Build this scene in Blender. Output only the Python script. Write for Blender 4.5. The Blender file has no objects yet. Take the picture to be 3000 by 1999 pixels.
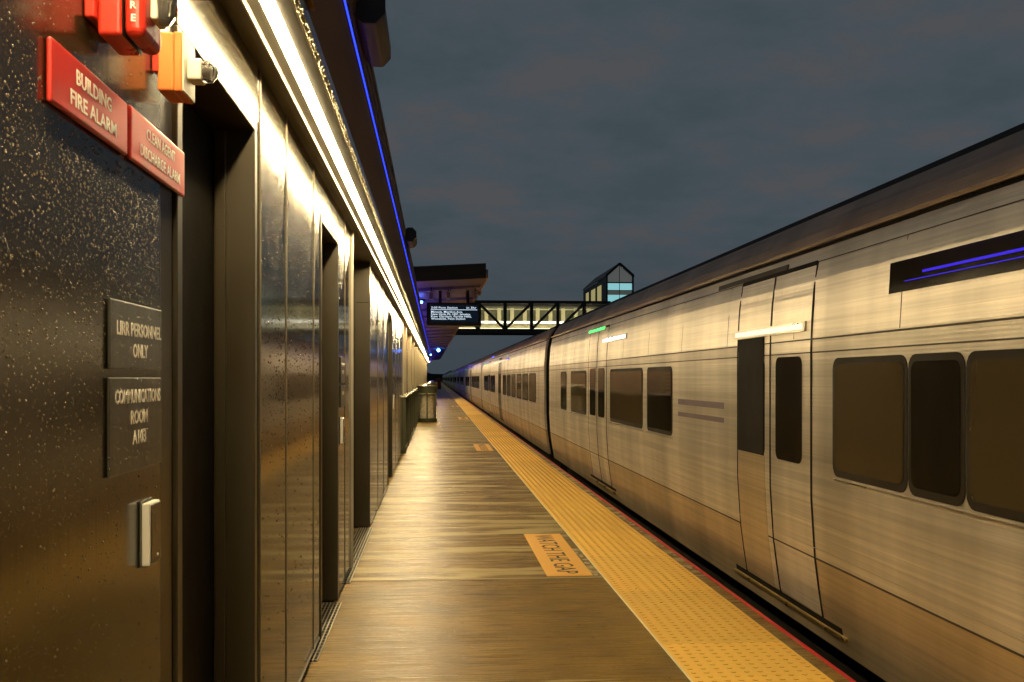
import bpy, bmesh, math, random
from mathutils import Vector, Matrix, noise
R = math.radians
random.seed(7)
S = bpy.context.scene
COL = S.collection

# ------------------------------------------------------------------ camera
H = 1.33
cd = bpy.data.cameras.new("camera")
cam = bpy.data.objects.new("camera", cd); COL.objects.link(cam)
cd.sensor_width = 36; cd.lens = 35.0
cd.shift_y = 108.5 / 3000.0
cd.clip_start = 0.05; cd.clip_end = 3000
cam.location = (0, 0, H)
cam.rotation_euler = (R(90), 0, -math.atan(223 / 2917.0))
cd.dof.use_dof = True; cd.dof.focus_distance = 9.0; cd.dof.aperture_fstop = 28
S.camera = cam

# ------------------------------------------------------------------ world: night overcast sky with thin brownish cloud
W = bpy.data.worlds.new("World"); S.world = W; W.use_nodes = True
nt = W.node_tree; nt.nodes.clear()
def N(t, kind, **kw):
    n = t.nodes.new(kind)
    for k, v in kw.items():
        if hasattr(n, k): setattr(n, k, v)
    return n
out = N(nt, 'ShaderNodeOutputWorld'); bg = N(nt, 'ShaderNodeBackground'); bg.inputs[1].default_value = 1.0
tc = N(nt, 'ShaderNodeTexCoord'); sx = N(nt, 'ShaderNodeSeparateXYZ'); nt.links.new(tc.outputs['Generated'], sx.inputs[0])
# project direction on a cloud layer: (x, y) / (z + 0.12)
ad = N(nt, 'ShaderNodeMath', operation='ADD'); nt.links.new(sx.outputs[2], ad.inputs[0]); ad.inputs[1].default_value = 0.16
mx = N(nt, 'ShaderNodeMath', operation='MAXIMUM'); nt.links.new(ad.outputs[0], mx.inputs[0]); mx.inputs[1].default_value = 0.03
dx = N(nt, 'ShaderNodeMath', operation='DIVIDE'); nt.links.new(sx.outputs[0], dx.inputs[0]); nt.links.new(mx.outputs[0], dx.inputs[1])
dy = N(nt, 'ShaderNodeMath', operation='DIVIDE'); nt.links.new(sx.outputs[1], dy.inputs[0]); nt.links.new(mx.outputs[0], dy.inputs[1])
cb = N(nt, 'ShaderNodeCombineXYZ'); nt.links.new(dx.outputs[0], cb.inputs[0]); nt.links.new(dy.outputs[0], cb.inputs[1])
no = N(nt, 'ShaderNodeTexNoise'); no.inputs['Scale'].default_value = 2.7; no.inputs['Detail'].default_value = 5; no.inputs['Roughness'].default_value = 0.58
nt.links.new(cb.outputs[0], no.inputs['Vector'])
cr = N(nt, 'ShaderNodeValToRGB'); nt.links.new(no.outputs[0], cr.inputs[0])
e = cr.color_ramp.elements
e[0].position = 0.36; e[0].color = (0.051, 0.069, 0.083, 1)
e[1].position = 0.50; e[1].color = (0.062, 0.079, 0.094, 1)
a = e.new(0.55); a.color = (0.067, 0.079, 0.092, 1)
a = e.new(0.62); a.color = (0.078, 0.080, 0.086, 1)
# a touch darker towards the horizon
hr = N(nt, 'ShaderNodeMapRange'); nt.links.new(sx.outputs[2], hr.inputs[0]); hr.inputs[1].default_value = 0.0; hr.inputs[2].default_value = 0.16
hm = N(nt, 'ShaderNodeMix', data_type='RGBA'); nt.links.new(hr.outputs[0], hm.inputs[0])
hm.inputs[6].default_value = (0.046, 0.060, 0.073, 1); nt.links.new(cr.outputs[0], hm.inputs[7])
nt.links.new(hm.outputs[2], bg.inputs[0]); nt.links.new(bg.outputs[0], out.inputs[0])
S.view_settings.view_transform = 'Standard'; S.view_settings.look = 'None'
S.view_settings.exposure = 0; S.view_settings.gamma = 1
try:
    S.cycles.use_denoising = True; S.cycles.max_bounces = 6; S.cycles.sample_clamp_indirect = 6
    S.cycles.use_light_tree = True; S.cycles.caustics_reflective = False; S.cycles.caustics_refractive = False
except Exception: pass

LED = (1.0, 0.77, 0.41)       # colour of the eave lighting
LED_S = 165.0

# ------------------------------------------------------------------ helpers
class MB:
    def __init__(s): s.v = []; s.f = []
    def add(s, vs, fs):
        n = len(s.v); s.v += [tuple(p) for p in vs]; s.f += [tuple(i + n for i in q) for q in fs]; return s
    def box(s, x0, x1, y0, y1, z0, z1):
        vs = [(x, y, z) for x in (x0, x1) for y in (y0, y1) for z in (z0, z1)]
        return s.add(vs, [(0,1,3,2),(4,6,7,5),(0,4,5,1),(2,3,7,6),(0,2,6,4),(1,5,7,3)])
    def bar(s, p, q, w, h=None):
        h = h or w; p = Vector(p); q = Vector(q); d = (q - p).normalized()
        up = Vector((0,0,1)) if abs(d.z) < .95 else Vector((0,1,0))
        a = d.cross(up).normalized() * w / 2; b = a.cross(d).normalized() * h / 2
        vs = [r + i * a + j * b for r in (p, q) for i, j in ((-1,-1),(1,-1),(1,1),(-1,1))]
        return s.add(vs, [(3,2,1,0),(4,5,6,7),(0,1,5,4),(1,2,6,5),(2,3,7,6),(3,0,4,7)])
    def cyl(s, c, axis, r, length, n=16, r2=None, caps=True):
        r2 = r if r2 is None else r2; c = Vector(c); d = Vector(axis).normalized()
        u = d.orthogonal().normalized(); w = d.cross(u)
        vs = []
        for k, (rr, t) in enumerate(((r, 0), (r2, length))):
            for i in range(n):
                a = 2 * math.pi * i / n
                vs.append(c + d * t + (u * math.cos(a) + w * math.sin(a)) * rr)
        fs = [(i, (i+1) % n, n + (i+1) % n, n + i) for i in range(n)]
        if caps: fs += [tuple(range(n))[::-1], tuple(range(n, 2*n))]
        return s.add(vs, fs)
    def prism(s, poly, y0, y1):       # poly in (x, z), extruded along y
        n = len(poly)
        vs = [(x, y0, z) for x, z in poly] + [(x, y1, z) for x, z in poly]
        return s.add(vs, [(i, (i+1) % n, n + (i+1) % n, n + i) for i in range(n)] + [tuple(range(n))[::-1], tuple(range(n, 2*n))])
    def build(s, name, mat, parent=None, bevel=0, smooth=False, seg=2):
        me = bpy.data.meshes.new(name); me.from_pydata(s.v, [], s.f); me.validate()
        bm = bmesh.new(); bm.from_mesh(me)
        bmesh.ops.recalc_face_normals(bm, faces=bm.faces); bm.to_mesh(me); bm.free()
        o = bpy.data.objects.new(name, me); COL.objects.link(o)
        if mat: me.materials.append(mat)
        if bevel:
            m = o.modifiers.new("b", 'BEVEL'); m.width = bevel; m.segments = seg; m.limit_method = 'ANGLE'
        if smooth:
            for p in me.polygons: p.use_smooth = True
        if parent: o.parent = parent
        return o
def tag(o, label=None, cat=None, group=None, kind=None):
    if label: o['label'] = label
    if cat: o['category'] = cat
    if group: o['group'] = group
    if kind: o['kind'] = kind
    return o
def empty(name, loc=(0,0,0)):
    o = bpy.data.objects.new(name, None); COL.objects.link(o); o.location = loc; return o
def kids(o): return [c for c in COL.objects if c.parent == o]
def copy_tree(o, parent=None, ch=None):
    ch = ch if ch is not None else TREE(o)
    def rec(node, par):
        ob, cs = node; c = ob.copy(); COL.objects.link(c); c.parent = par
        for q in cs: rec(q, c)
        return c
    return rec(ch, parent)
def TREE(o):
    return (o, [TREE(c) for c in kids(o)])
def text(body, mat, parent, name, height, origin, xdir, ydir, width=None, align='CENTER', depth=0.001, bold=0.0):
    """letters of cap height `height`, reading along xdir, up along ydir, raised by depth"""
    cu = bpy.data.curves.new("t", 'FONT'); cu.body = body; cu.size = 1; cu.align_x = align; cu.offset = bold
    cu.extrude = 0.5; cu.resolution_u = 2
    t = bpy.data.objects.new("t", cu); COL.objects.link(t)
    dg = bpy.context.evaluated_depsgraph_get(); dg.update()
    me = bpy.data.meshes.new_from_object(t.evaluated_get(dg))
    bpy.data.objects.remove(t); bpy.data.curves.remove(cu)
    xs = [v.co.x for v in me.vertices]; ys = [v.co.y for v in me.vertices]
    w = max(xs) - min(xs); cap = 0.73
    sy = height / cap; sxx = sy if width is None else width / w
    X = Vector(xdir).normalized(); Y = Vector(ydir).normalized(); Z = X.cross(Y)
    xo = -(max(xs) + min(xs)) / 2 if align == 'CENTER' else -min(xs)
    O = Vector(origin)
    for v in me.vertices:
        v.co = O + X * (v.co.x + xo) * sxx + Y * v.co.y * sy + Z * (v.co.z + .5) * depth
    me.materials.clear(); me.materials.append(mat); me.name = name
    o = bpy.data.objects.new(name, me); COL.objects.link(o)
    if parent: o.parent = parent
    return o

# ------------------------------------------------------------------ materials
def mat(name, col, rough=.5, metal=0, var=.12, vscale=3, rvar=.08, bump=0, bscale=60, stretch=(1,1,1), spec=.5, emit=None, es=0, aniso=0):
    m = bpy.data.materials.new(name); m.use_nodes = True; t = m.node_tree; p = t.nodes['Principled BSDF']
    p.inputs['Roughness'].default_value = rough; p.inputs['Metallic'].default_value = metal
    p.inputs['Specular IOR Level'].default_value = spec
    tc = N(t, 'ShaderNodeTexCoord'); mp = N(t, 'ShaderNodeMapping'); mp.inputs['Scale'].default_value = stretch
    t.links.new(tc.outputs['Object'], mp.inputs[0])
    n = N(t, 'ShaderNodeTexNoise'); n.inputs['Scale'].default_value = vscale; n.inputs['Detail'].default_value = 6
    t.links.new(mp.outputs[0], n.inputs['Vector'])
    c = N(t, 'ShaderNodeMix', data_type='RGBA'); t.links.new(n.outputs[0], c.inputs[0])
    c.inputs[6].default_value = (*[q * (1 - var) for q in col], 1); c.inputs[7].default_value = (*[min(1, q * (1 + var)) for q in col], 1)
    t.links.new(c.outputs[2], p.inputs['Base Color'])
    r = N(t, 'ShaderNodeMapRange'); t.links.new(n.outputs[0], r.inputs[0]); r.inputs[1].default_value = .3; r.inputs[2].default_value = .7
    r.inputs[3].default_value = max(.02, rough - rvar); r.inputs[4].default_value = min(1, rough + rvar); t.links.new(r.outputs[0], p.inputs['Roughness'])
    if bump:
        b = N(t, 'ShaderNodeBump'); b.inputs['Strength'].default_value = bump; b.inputs['Distance'].default_value = .002
        n2 = N(t, 'ShaderNodeTexNoise'); n2.inputs['Scale'].default_value = bscale; n2.inputs['Detail'].default_value = 3
        t.links.new(mp.outputs[0], n2.inputs['Vector']); t.links.new(n2.outputs[0], b.inputs['Height']); t.links.new(b.outputs[0], p.inputs['Normal'])
    if emit:
        p.inputs['Emission Color'].default_value = (*emit, 1); p.inputs['Emission Strength'].default_value = es
    if aniso: p.inputs['Anisotropic'].default_value = aniso
    return m
def emat(name, col, s):
    m = bpy.data.materials.new(name); m.use_nodes = True; t = m.node_tree; t.nodes.clear()
    o = N(t, 'ShaderNodeOutputMaterial'); e = N(t, 'ShaderNodeEmission'); e.inputs[0].default_value = (*col, 1); e.inputs[1].default_value = s
    t.links.new(e.outputs[0], o.inputs[0]); return m

def droplet_mat(name, col, rough, metal, cells=150, amount=.55, streaks=.22, dist=.0022):
    """dark painted metal cladding beaded with rain, with faint vertical run marks"""
    m = mat(name, col, rough, metal, var=.22, vscale=1.2, rvar=.02, stretch=(1, 1, .35))
    t = m.node_tree; p = t.nodes['Principled BSDF']
    tc = N(t, 'ShaderNodeTexCoord')
    # drops: bumps around cell points
    mp = N(t, 'ShaderNodeMapping'); mp.inputs['Scale'].default_value = (1, 1, 1); t.links.new(tc.outputs['Object'], mp.inputs[0])
    hs = []
    for sc, rad, thr in ((cells, .36, amount), (cells * .55, .30, amount + .18)):
        vo = N(t, 'ShaderNodeTexVoronoi'); vo.inputs['Scale'].default_value = sc; vo.inputs['Randomness'].default_value = 1
        t.links.new(mp.outputs[0], vo.inputs['Vector'])
        r = N(t, 'ShaderNodeMapRange', interpolation_type='SMOOTHSTEP'); t.links.new(vo.outputs['Distance'], r.inputs[0])
        r.inputs[1].default_value = 0.0; r.inputs[2].default_value = rad; r.inputs[3].default_value = 1; r.inputs[4].default_value = 0
        sp = N(t, 'ShaderNodeSeparateColor'); t.links.new(vo.outputs['Color'], sp.inputs[0])
        g = N(t, 'ShaderNodeMath', operation='GREATER_THAN'); t.links.new(sp.outputs[0], g.inputs[0]); g.inputs[1].default_value = thr
        mu = N(t, 'ShaderNodeMath', operation='MULTIPLY'); t.links.new(r.outputs[0], mu.inputs[0]); t.links.new(g.outputs[0], mu.inputs[1])
        hs.append(mu)
    ad = N(t, 'ShaderNodeMath', operation='MAXIMUM'); t.links.new(hs[0].outputs[0], ad.inputs[0]); t.links.new(hs[1].outputs[0], ad.inputs[1])
    # where the drops sit thick: a patchy mask
    n = N(t, 'ShaderNodeTexNoise'); n.inputs['Scale'].default_value = 1.3; n.inputs['Detail'].default_value = 4; t.links.new(mp.outputs[0], n.inputs['Vector'])
    nr = N(t, 'ShaderNodeMapRange'); t.links.new(n.outputs[0], nr.inputs[0]); nr.inputs[1].default_value = .35; nr.inputs[2].default_value = .55
    nr.inputs[3].default_value = .35
    m2 = N(t, 'ShaderNodeMath', operation='MULTIPLY'); t.links.new(ad.outputs[0], m2.inputs[0]); t.links.new(nr.outputs[0], m2.inputs[1])
    src = m2
    b = N(t, 'ShaderNodeBump'); b.inputs['Strength'].default_value = 1.0; b.inputs['Distance'].default_value = dist
    t.links.new(src.outputs[0], b.inputs['Height'])
    b2 = N(t, 'ShaderNodeBump'); b2.inputs['Strength'].default_value = streaks; b2.inputs['Distance'].default_value = .004
    mp2 = N(t, 'ShaderNodeMapping'); mp2.inputs['Scale'].default_value = (1, 9, .35); t.links.new(tc.outputs['Object'], mp2.inputs[0])
    n2 = N(t, 'ShaderNodeTexNoise'); n2.inputs['Scale'].default_value = 4; n2.inputs['Detail'].default_value = 4; t.links.new(mp2.outputs[0], n2.inputs['Vector'])
    t.links.new(n2.outputs[0], b2.inputs['Height']); t.links.new(b2.outputs[0], b.inputs['Normal']); t.links.new(b.outputs[0], p.inputs['Normal'])
    p.inputs['Specular IOR Level'].default_value = .75
    # drops are glossier than the paint
    old = p.inputs['Roughness'].links[0].from_socket
    rm = N(t, 'ShaderNodeMix', data_type='FLOAT'); t.links.new(src.outputs[0], rm.inputs[0]); t.links.new(old, rm.inputs[2]); rm.inputs[3].default_value = .08
    t.links.new(rm.outputs[0], p.inputs['Roughness'])
    return m

def platform_mat():
    m = bpy.data.materials.new("wet_broomed_concrete"); m.use_nodes = True; t = m.node_tree; p = t.nodes['Principled BSDF']
    tc = N(t, 'ShaderNodeTexCoord')
    def noise_(scale, st, det=5, rough=.55):
        mp = N(t, 'ShaderNodeMapping'); mp.inputs['Scale'].default_value = st; t.links.new(tc.outputs['Object'], mp.inputs[0])
        n = N(t, 'ShaderNodeTexNoise'); n.inputs['Scale'].default_value = scale; n.inputs['Detail'].default_value = det; n.inputs['Roughness'].default_value = rough
        t.links.new(mp.outputs[0], n.inputs['Vector']); return n
    big = noise_(1.0, (.7, 5.0, 1), 5); fine = noise_(1.0, (2.0, 120, 1), 3); broom = noise_(1.0, (9, 260, 1), 2); blot = noise_(2.2, (1, 1.3, 1), 6); grit = noise_(95, (1, 1, 1), 3)
    c1 = N(t, 'ShaderNodeValToRGB'); t.links.new(blot.outputs[0], c1.inputs[0])
    c1.color_ramp.elements[0].position = .32; c1.color_ramp.elements[0].color = (.125, .074, .011, 1)
    c1.color_ramp.elements[1].position = .68; c1.color_ramp.elements[1].color = (.235, .143, .025, 1)
    # broom streak tone
    s = N(t, 'ShaderNodeMapRange'); t.links.new(fine.outputs[0], s.inputs[0]); s.inputs[1].default_value = .35; s.inputs[2].default_value = .65; s.inputs[3].default_value = .76; s.inputs[4].default_value = 1.16
    g = N(t, 'ShaderNodeMapRange'); t.links.new(grit.outputs[0], g.inputs[0]); g.inputs[1].default_value = .3; g.inputs[2].default_value = .7; g.inputs[3].default_value = .72; g.inputs[4].default_value = 1.24
    mm = N(t, 'ShaderNodeMath', operation='MULTIPLY'); t.links.new(s.outputs[0], mm.inputs[0]); t.links.new(g.outputs[0], mm.inputs[1])
    # puddle film: thin long patches lying across the platform
    pd0 = N(t, 'ShaderNodeMath', operation='MULTIPLY_ADD'); t.links.new(fine.outputs[0], pd0.inputs[0]); pd0.inputs[1].default_value = .30; t.links.new(big.outputs[0], pd0.inputs[2])
    # wetter beyond the cross joint
    sy = N(t, 'ShaderNodeSeparateXYZ'); t.links.new(tc.outputs['Object'], sy.inputs[0])
    wy = N(t, 'ShaderNodeMapRange'); t.links.new(sy.outputs[1], wy.inputs[0]); wy.inputs[1].default_value = 6.57; wy.inputs[2].default_value = 6.60; wy.inputs[3].default_value = -.16; wy.inputs[4].default_value = 0.0
    pd1 = N(t, 'ShaderNodeMath', operation='ADD'); t.links.new(pd0.outputs[0], pd1.inputs[0]); t.links.new(wy.outputs[0], pd1.inputs[1])
    pd = N(t, 'ShaderNodeMapRange', interpolation_type='SMOOTHSTEP'); t.links.new(pd1.outputs[0], pd.inputs[0]); pd.inputs[1].default_value = .66; pd.inputs[2].default_value = .70
    vm = N(t, 'ShaderNodeVectorMath', operation='SCALE'); t.links.new(c1.outputs[0], vm.inputs[0]); t.links.new(mm.outputs[0], vm.inputs['Scale'])
    dark = N(t, 'ShaderNodeMix', data_type='RGBA'); dark.inputs[7].default_value = (.36, .28, .12, 1)
    t.links.new(pd.outputs[0], dark.inputs[0]); t.links.new(vm.outputs[0], dark.inputs[6]); t.links.new(dark.outputs[2], p.inputs['Base Color'])
    r = N(t, 'ShaderNodeMapRange'); t.links.new(fine.outputs[0], r.inputs[0]); r.inputs[1].default_value = .35; r.inputs[2].default_value = .65; r.inputs[3].default_value = .14; r.inputs[4].default_value = .58
    rm = N(t, 'ShaderNodeMix', data_type='FLOAT'); t.links.new(pd.outputs[0], rm.inputs[0]); t.links.new(r.outputs[0], rm.inputs[2]); rm.inputs[3].default_value = .42
    t.links.new(rm.outputs[0], p.inputs['Roughness'])
    b = N(t, 'ShaderNodeBump'); b.inputs['Distance'].default_value = .0035
    bs = N(t, 'ShaderNodeMapRange'); t.links.new(pd.outputs[0], bs.inputs[0]); bs.inputs[3].default_value = .50; bs.inputs[4].default_value = .40; t.links.new(bs.outputs[0], b.inputs['Strength'])
    hh = N(t, 'ShaderNodeMath', operation='ADD'); t.links.new(fine.outputs[0], hh.inputs[0]); t.links.new(broom.outputs[0], hh.inputs[1])
    t.links.new(hh.outputs[0], b.inputs['Height']); t.links.new(b.outputs[0], p.inputs['Normal'])
    p.inputs['Specular IOR Level'].default_value = .16
    return m

def steel_mat(name, col, rough=.36):
    m = mat(name, col, rough, .66, var=.10, vscale=1.0, rvar=.06, stretch=(1, .25, 6), aniso=.0)
    t = m.node_tree; p = t.nodes['Principled BSDF']
    tc = N(t, 'ShaderNodeTexCoord'); mp = N(t, 'ShaderNodeMapping'); mp.inputs['Scale'].default_value = (.6, .35, 60); t.links.new(tc.outputs['Object'], mp.inputs[0])
    n = N(t, 'ShaderNodeTexNoise'); n.inputs['Scale'].default_value = 1.6; n.inputs['Detail'].default_value = 5; t.links.new(mp.outputs[0], n.inputs['Vector'])
    # uneven sheet tone, soft upright bands imitating reflections in the colour, thin lengthwise scuffs
    old = p.inputs['Base Color'].links[0].from_socket
    def tone(st, sc, lo, hi, src, a=.36, b=.64):
        q = N(t, 'ShaderNodeMapping'); q.inputs['Scale'].default_value = st; t.links.new(tc.outputs['Object'], q.inputs[0])
        w = N(t, 'ShaderNodeTexNoise'); w.inputs['Scale'].default_value = sc; w.inputs['Detail'].default_value = 4; t.links.new(q.outputs[0], w.inputs['Vector'])
        r = N(t, 'ShaderNodeMapRange'); t.links.new(w.outputs[0], r.inputs[0]); r.inputs[1].default_value = a; r.inputs[2].default_value = b; r.inputs[3].default_value = lo; r.inputs[4].default_value = hi
        v = N(t, 'ShaderNodeVectorMath', operation='SCALE'); t.links.new(src, v.inputs[0]); t.links.new(r.outputs[0], v.inputs['Scale']); return v.outputs[0]
    c = tone((0, 1.5, .12), 1.0, .70, 1.10, old); c = tone((0, .25, 26), 1.0, .87, 1.09, c); c = tone((0, .8, 90), 1.0, .90, 1.07, c)
    t.links.new(c, p.inputs['Base Color'])
    mp3 = N(t, 'ShaderNodeMapping'); mp3.inputs['Scale'].default_value = (1, .9, .5); t.links.new(tc.outputs['Object'], mp3.inputs[0])
    n3 = N(t, 'ShaderNodeTexNoise'); n3.inputs['Scale'].default_value = 1.1; n3.inputs['Detail'].default_value = 2; t.links.new(mp3.outputs[0], n3.inputs['Vector'])
    b = N(t, 'ShaderNodeBump'); b.inputs['Strength'].default_value = .35; b.inputs['Distance'].default_value = .003; t.links.new(n.outputs[0], b.inputs['Height'])
    b3 = N(t, 'ShaderNodeBump'); b3.inputs['Strength'].default_value = .6; b3.inputs['Distance'].default_value = .03; t.links.new(n3.outputs[0], b3.inputs['Height'])
    t.links.new(b3.outputs[0], b.inputs['Normal']); t.links.new(b.outputs[0], p.inputs['Normal'])
    return m

def brick_mat():
    m = mat("red_brick", (.20, .09, .055), .75); t = m.node_tree; p = t.nodes['Principled BSDF']
    tc = N(t, 'ShaderNodeTexCoord'); s = N(t, 'ShaderNodeSeparateXYZ'); c = N(t, 'ShaderNodeCombineXYZ'); t.links.new(tc.outputs['Object'], s.inputs[0])
    t.links.new(s.outputs[1], c.inputs[0]); t.links.new(s.outputs[2], c.inputs[1])
    br = N(t, 'ShaderNodeTexBrick'); br.inputs['Scale'].default_value = 1; br.inputs['Brick Width'].default_value = .21; br.inputs['Row Height'].default_value = .075
    br.inputs['Mortar Size'].default_value = .009; br.inputs['Color1'].default_value = (.22, .095, .055, 1); br.inputs['Color2'].default_value = (.15, .06, .04, 1); br.inputs['Mortar'].default_value = (.35, .31, .25, 1)
    t.links.new(c.outputs[0], br.inputs['Vector']); t.links.new(br.outputs[0], p.inputs['Base Color']); return m

M = {}
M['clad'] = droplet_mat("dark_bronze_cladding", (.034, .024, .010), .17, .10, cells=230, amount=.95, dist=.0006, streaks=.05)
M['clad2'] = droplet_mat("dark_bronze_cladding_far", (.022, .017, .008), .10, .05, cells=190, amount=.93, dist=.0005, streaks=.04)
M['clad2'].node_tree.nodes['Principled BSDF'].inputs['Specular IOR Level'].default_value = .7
M['frame'] = mat("dark_door_frame", (.032, .025, .013), .38, .0, spec=.35)
M['leaf'] = mat("black_door_leaf", (.006, .005, .003), .6, 0, spec=.08)
M['soffit'] = mat("beige_metal_soffit", (.060, .050, .032), .42, .2, vscale=2)
M['soffit_dk'] = mat("dark_metal_soffit", (.075, .060, .036), .5, .2)
M['lip'] = mat("aluminium_lip", (.42, .38, .30), .35, .5)
M['fascia'] = droplet_mat("brown_fascia", (.17, .10, .042), .7, 0, cells=130, amount=.5)
M['fascia'].node_tree.nodes['Principled BSDF'].inputs['Specular IOR Level'].default_value = .08
M['fascia_lip'] = droplet_mat("rain_beaded_drip_edge", (.30, .25, .16), .16, .7, cells=75, amount=.25)
M['roof'] = mat("dark_roof_edge", (.09, .062, .032), .6, spec=.2)
M['led'] = emat("warm_white_led", LED, LED_S)
M['blue'] = emat("blue_led", (.02, .045, 1.0), 3)
M['fin'] = mat("cream_wall_fin", (.24, .205, .13), .55, .1)
M['brick'] = brick_mat()
M['red'] = mat("red_sign", (.55, .028, .016), .38, bump=.1)
M['red2'] = mat("red_plastic", (.62, .035, .016), .32)
M['orange'] = mat("orange_plastic", (.80, .22, .045), .4)
M['white'] = mat("white_letters", (.93, .88, .76), .45, var=.03)
M['white_p'] = mat("white_plastic", (.75, .70, .58), .4)
M['clear'] = bpy.data.materials.new("clear_strobe_lens"); M['clear'].use_nodes = True
_p = M['clear'].node_tree.nodes['Principled BSDF']; _p.inputs['Transmission Weight'].default_value = .85; _p.inputs['Roughness'].default_value = .08; _p.inputs['Base Color'].default_value = (.9, .87, .8, 1)
M['plate'] = droplet_mat("black_sign_plate", (.035, .034, .026), .30, .1, cells=170, amount=.8)
M['reader_w'] = mat("grey_reader_shell", (.62, .60, .53), .4)
M['reader_b'] = mat("black_reader_face", (.03, .025, .02), .25)
M['concrete'] = platform_mat()
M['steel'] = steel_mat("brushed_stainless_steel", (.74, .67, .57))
M['steel_low'] = steel_mat("gold_reflection_steel", (.56, .44, .28), .40)  # steel tinted gold to imitate the yellow strip's reflection low down
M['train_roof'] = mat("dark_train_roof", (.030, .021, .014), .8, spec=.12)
M['shoulder'] = steel_mat("led_toned_shoulder", (.50, .35, .25), .5); M['shoulder'].node_tree.nodes['Principled BSDF'].inputs['Metallic'].default_value = .15  # brown colour imitates the eave light reflected along the shoulder
M['rail_steel'] = mat("rail_steel", (.25, .2, .15), .4, .8)
M['black'] = mat("black_rubber", (.007, .006, .004), .7, spec=.12)
M['dark_metal'] = mat("dark_painted_steel", (.020, .018, .014), .5, .2)
M['green'] = mat("dark_green_enamel", (.055, .058, .028), .38, .2)
M['canopy'] = mat("canopy_soffit", (.17, .14, .20), .6, stretch=(1,.3,1))
M['gutter'] = mat("tan_gutter", (.42, .26, .16), .5)
M['bag'] = mat("clear_bin_liner", (.42, .37, .26), .3, var=.5, vscale=14, bump=1.0, bscale=18)
M['grate'] = mat("galvanised_grate", (.42, .38, .28), .4, .7)
M['rim_red'] = mat("red_edge_paint", (.55, .012, .020), .5, var=.2, vscale=9)
M['yellow'] = None
M['rib'] = mat('bronze_rib', (.16, .13, .08), .35, .4)

def yellow_mat():
    m = mat("yellow_tactile_tile", (.92, .56, .10), .48, var=.10, vscale=1.1, rvar=.08)
    t = m.node_tree; p = t.nodes['Principled BSDF']; old = p.inputs['Base Color'].links[0].from_socket
    tc = N(t, 'ShaderNodeTexCoord')
    n = N(t, 'ShaderNodeTexNoise'); n.inputs['Scale'].default_value = 7; n.inputs['Detail'].default_value = 8; n.inputs['Roughness'].default_value = .75; t.links.new(tc.outputs['Object'], n.inputs['Vector'])
    r = N(t, 'ShaderNodeMapRange', interpolation_type='SMOOTHSTEP'); t.links.new(n.outputs[0], r.inputs[0]); r.inputs[1].default_value = .57; r.inputs[2].default_value = .82; r.inputs[4].default_value = .6
    mxn = N(t, 'ShaderNodeMix', data_type='RGBA'); t.links.new(r.outputs[0], mxn.inputs[0]); t.links.new(old, mxn.inputs[6]); mxn.inputs[7].default_value = (.42, .19, .035, 1)
    # tile to tile tone
    s = N(t, 'ShaderNodeSeparateXYZ'); t.links.new(tc.outputs['Object'], s.inputs[0])
    q = N(t, 'ShaderNodeMath', operation='DIVIDE'); t.links.new(s.outputs[1], q.inputs[0]); q.inputs[1].default_value = 1.219
    f = N(t, 'ShaderNodeMath', operation='FLOOR'); t.links.new(q.outputs[0], f.inputs[0])
    w = N(t, 'ShaderNodeTexWhiteNoise', noise_dimensions='1D'); t.links.new(f.outputs[0], w.inputs['W'])
    k = N(t, 'ShaderNodeMapRange'); t.links.new(w.outputs[0], k.inputs[0]); k.inputs[3].default_value = .88; k.inputs[4].default_value = 1.06
    v = N(t, 'ShaderNodeVectorMath', operation='SCALE'); t.links.new(mxn.outputs[2], v.inputs[0]); t.links.new(k.outputs[0], v.inputs['Scale'])
    t.links.new(v.outputs[0], p.inputs['Base Color'])
    return m
M['yellow'] = yellow_mat()

# ------------------------------------------------------------------ setting: ground, platform, tactile paving
m = mat("dark_ballast", (.05, .045, .038), .9, bump=.6, bscale=30)
tag(MB().box(-600, 900, -60, 1500, -1.6, -1.30).build('ground', m), kind='structure')
EDGE = 1.835
tag(MB().box(-14, EDGE, -12, 330, -.32, 0).build('platform', M['concrete']), kind='structure')
tag(MB().box(-14, EDGE - .30, -12, 329.9, -1.3, -.321).build('platform_foundation', mat("foundation_concrete", (.10, .08, .06), .8)), kind='structure')
tk = MB()
for x in (2.75, 4.19): tk.box(x, x + .07, -40, 420, -1.24, -1.10)
tag(tk.build('track', M['rail_steel']), kind='structure')
# cross joints in the slab, pale sealant
j = MB()
for y in (6.58, 11.3, 16.0, 22.1, 28.2, 34.3, 40.4, 52.6, 64.8):
    j.box(-.55, 1.118, y - .006, y + .006, -.002, .0035); j.box(1.732, EDGE - .004, y - .006, y + .006, -.002, .0035)
tag(j.build('slab_joint', mat("pale_sealant", (.42, .36, .25), .6)), kind='structure')
# tactile strip with truncated domes
X0, X1 = 1.12, 1.73
ty = MB(); y = 1.219
prev = -6.0
k = -5
while prev < 300:
    nx = prev + (1.219 if prev < 60 else 12.0)
    off = random.uniform(-.003, .003) if prev > 7 else 0
    ty.box(X0 + off, X1 + off, prev + .0015, nx - .0015, -.002, .008)
    prev = nx
nr = 10; pitch = (X1 - X0) / nr
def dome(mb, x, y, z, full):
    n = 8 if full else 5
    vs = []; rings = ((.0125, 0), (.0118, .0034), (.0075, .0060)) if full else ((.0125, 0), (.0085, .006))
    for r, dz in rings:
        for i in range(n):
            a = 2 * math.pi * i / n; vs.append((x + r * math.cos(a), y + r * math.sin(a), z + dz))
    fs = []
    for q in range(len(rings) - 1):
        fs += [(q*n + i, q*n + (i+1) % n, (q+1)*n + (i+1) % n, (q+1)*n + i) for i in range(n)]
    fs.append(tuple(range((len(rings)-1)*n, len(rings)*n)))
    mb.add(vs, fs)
y = 2.8
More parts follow.
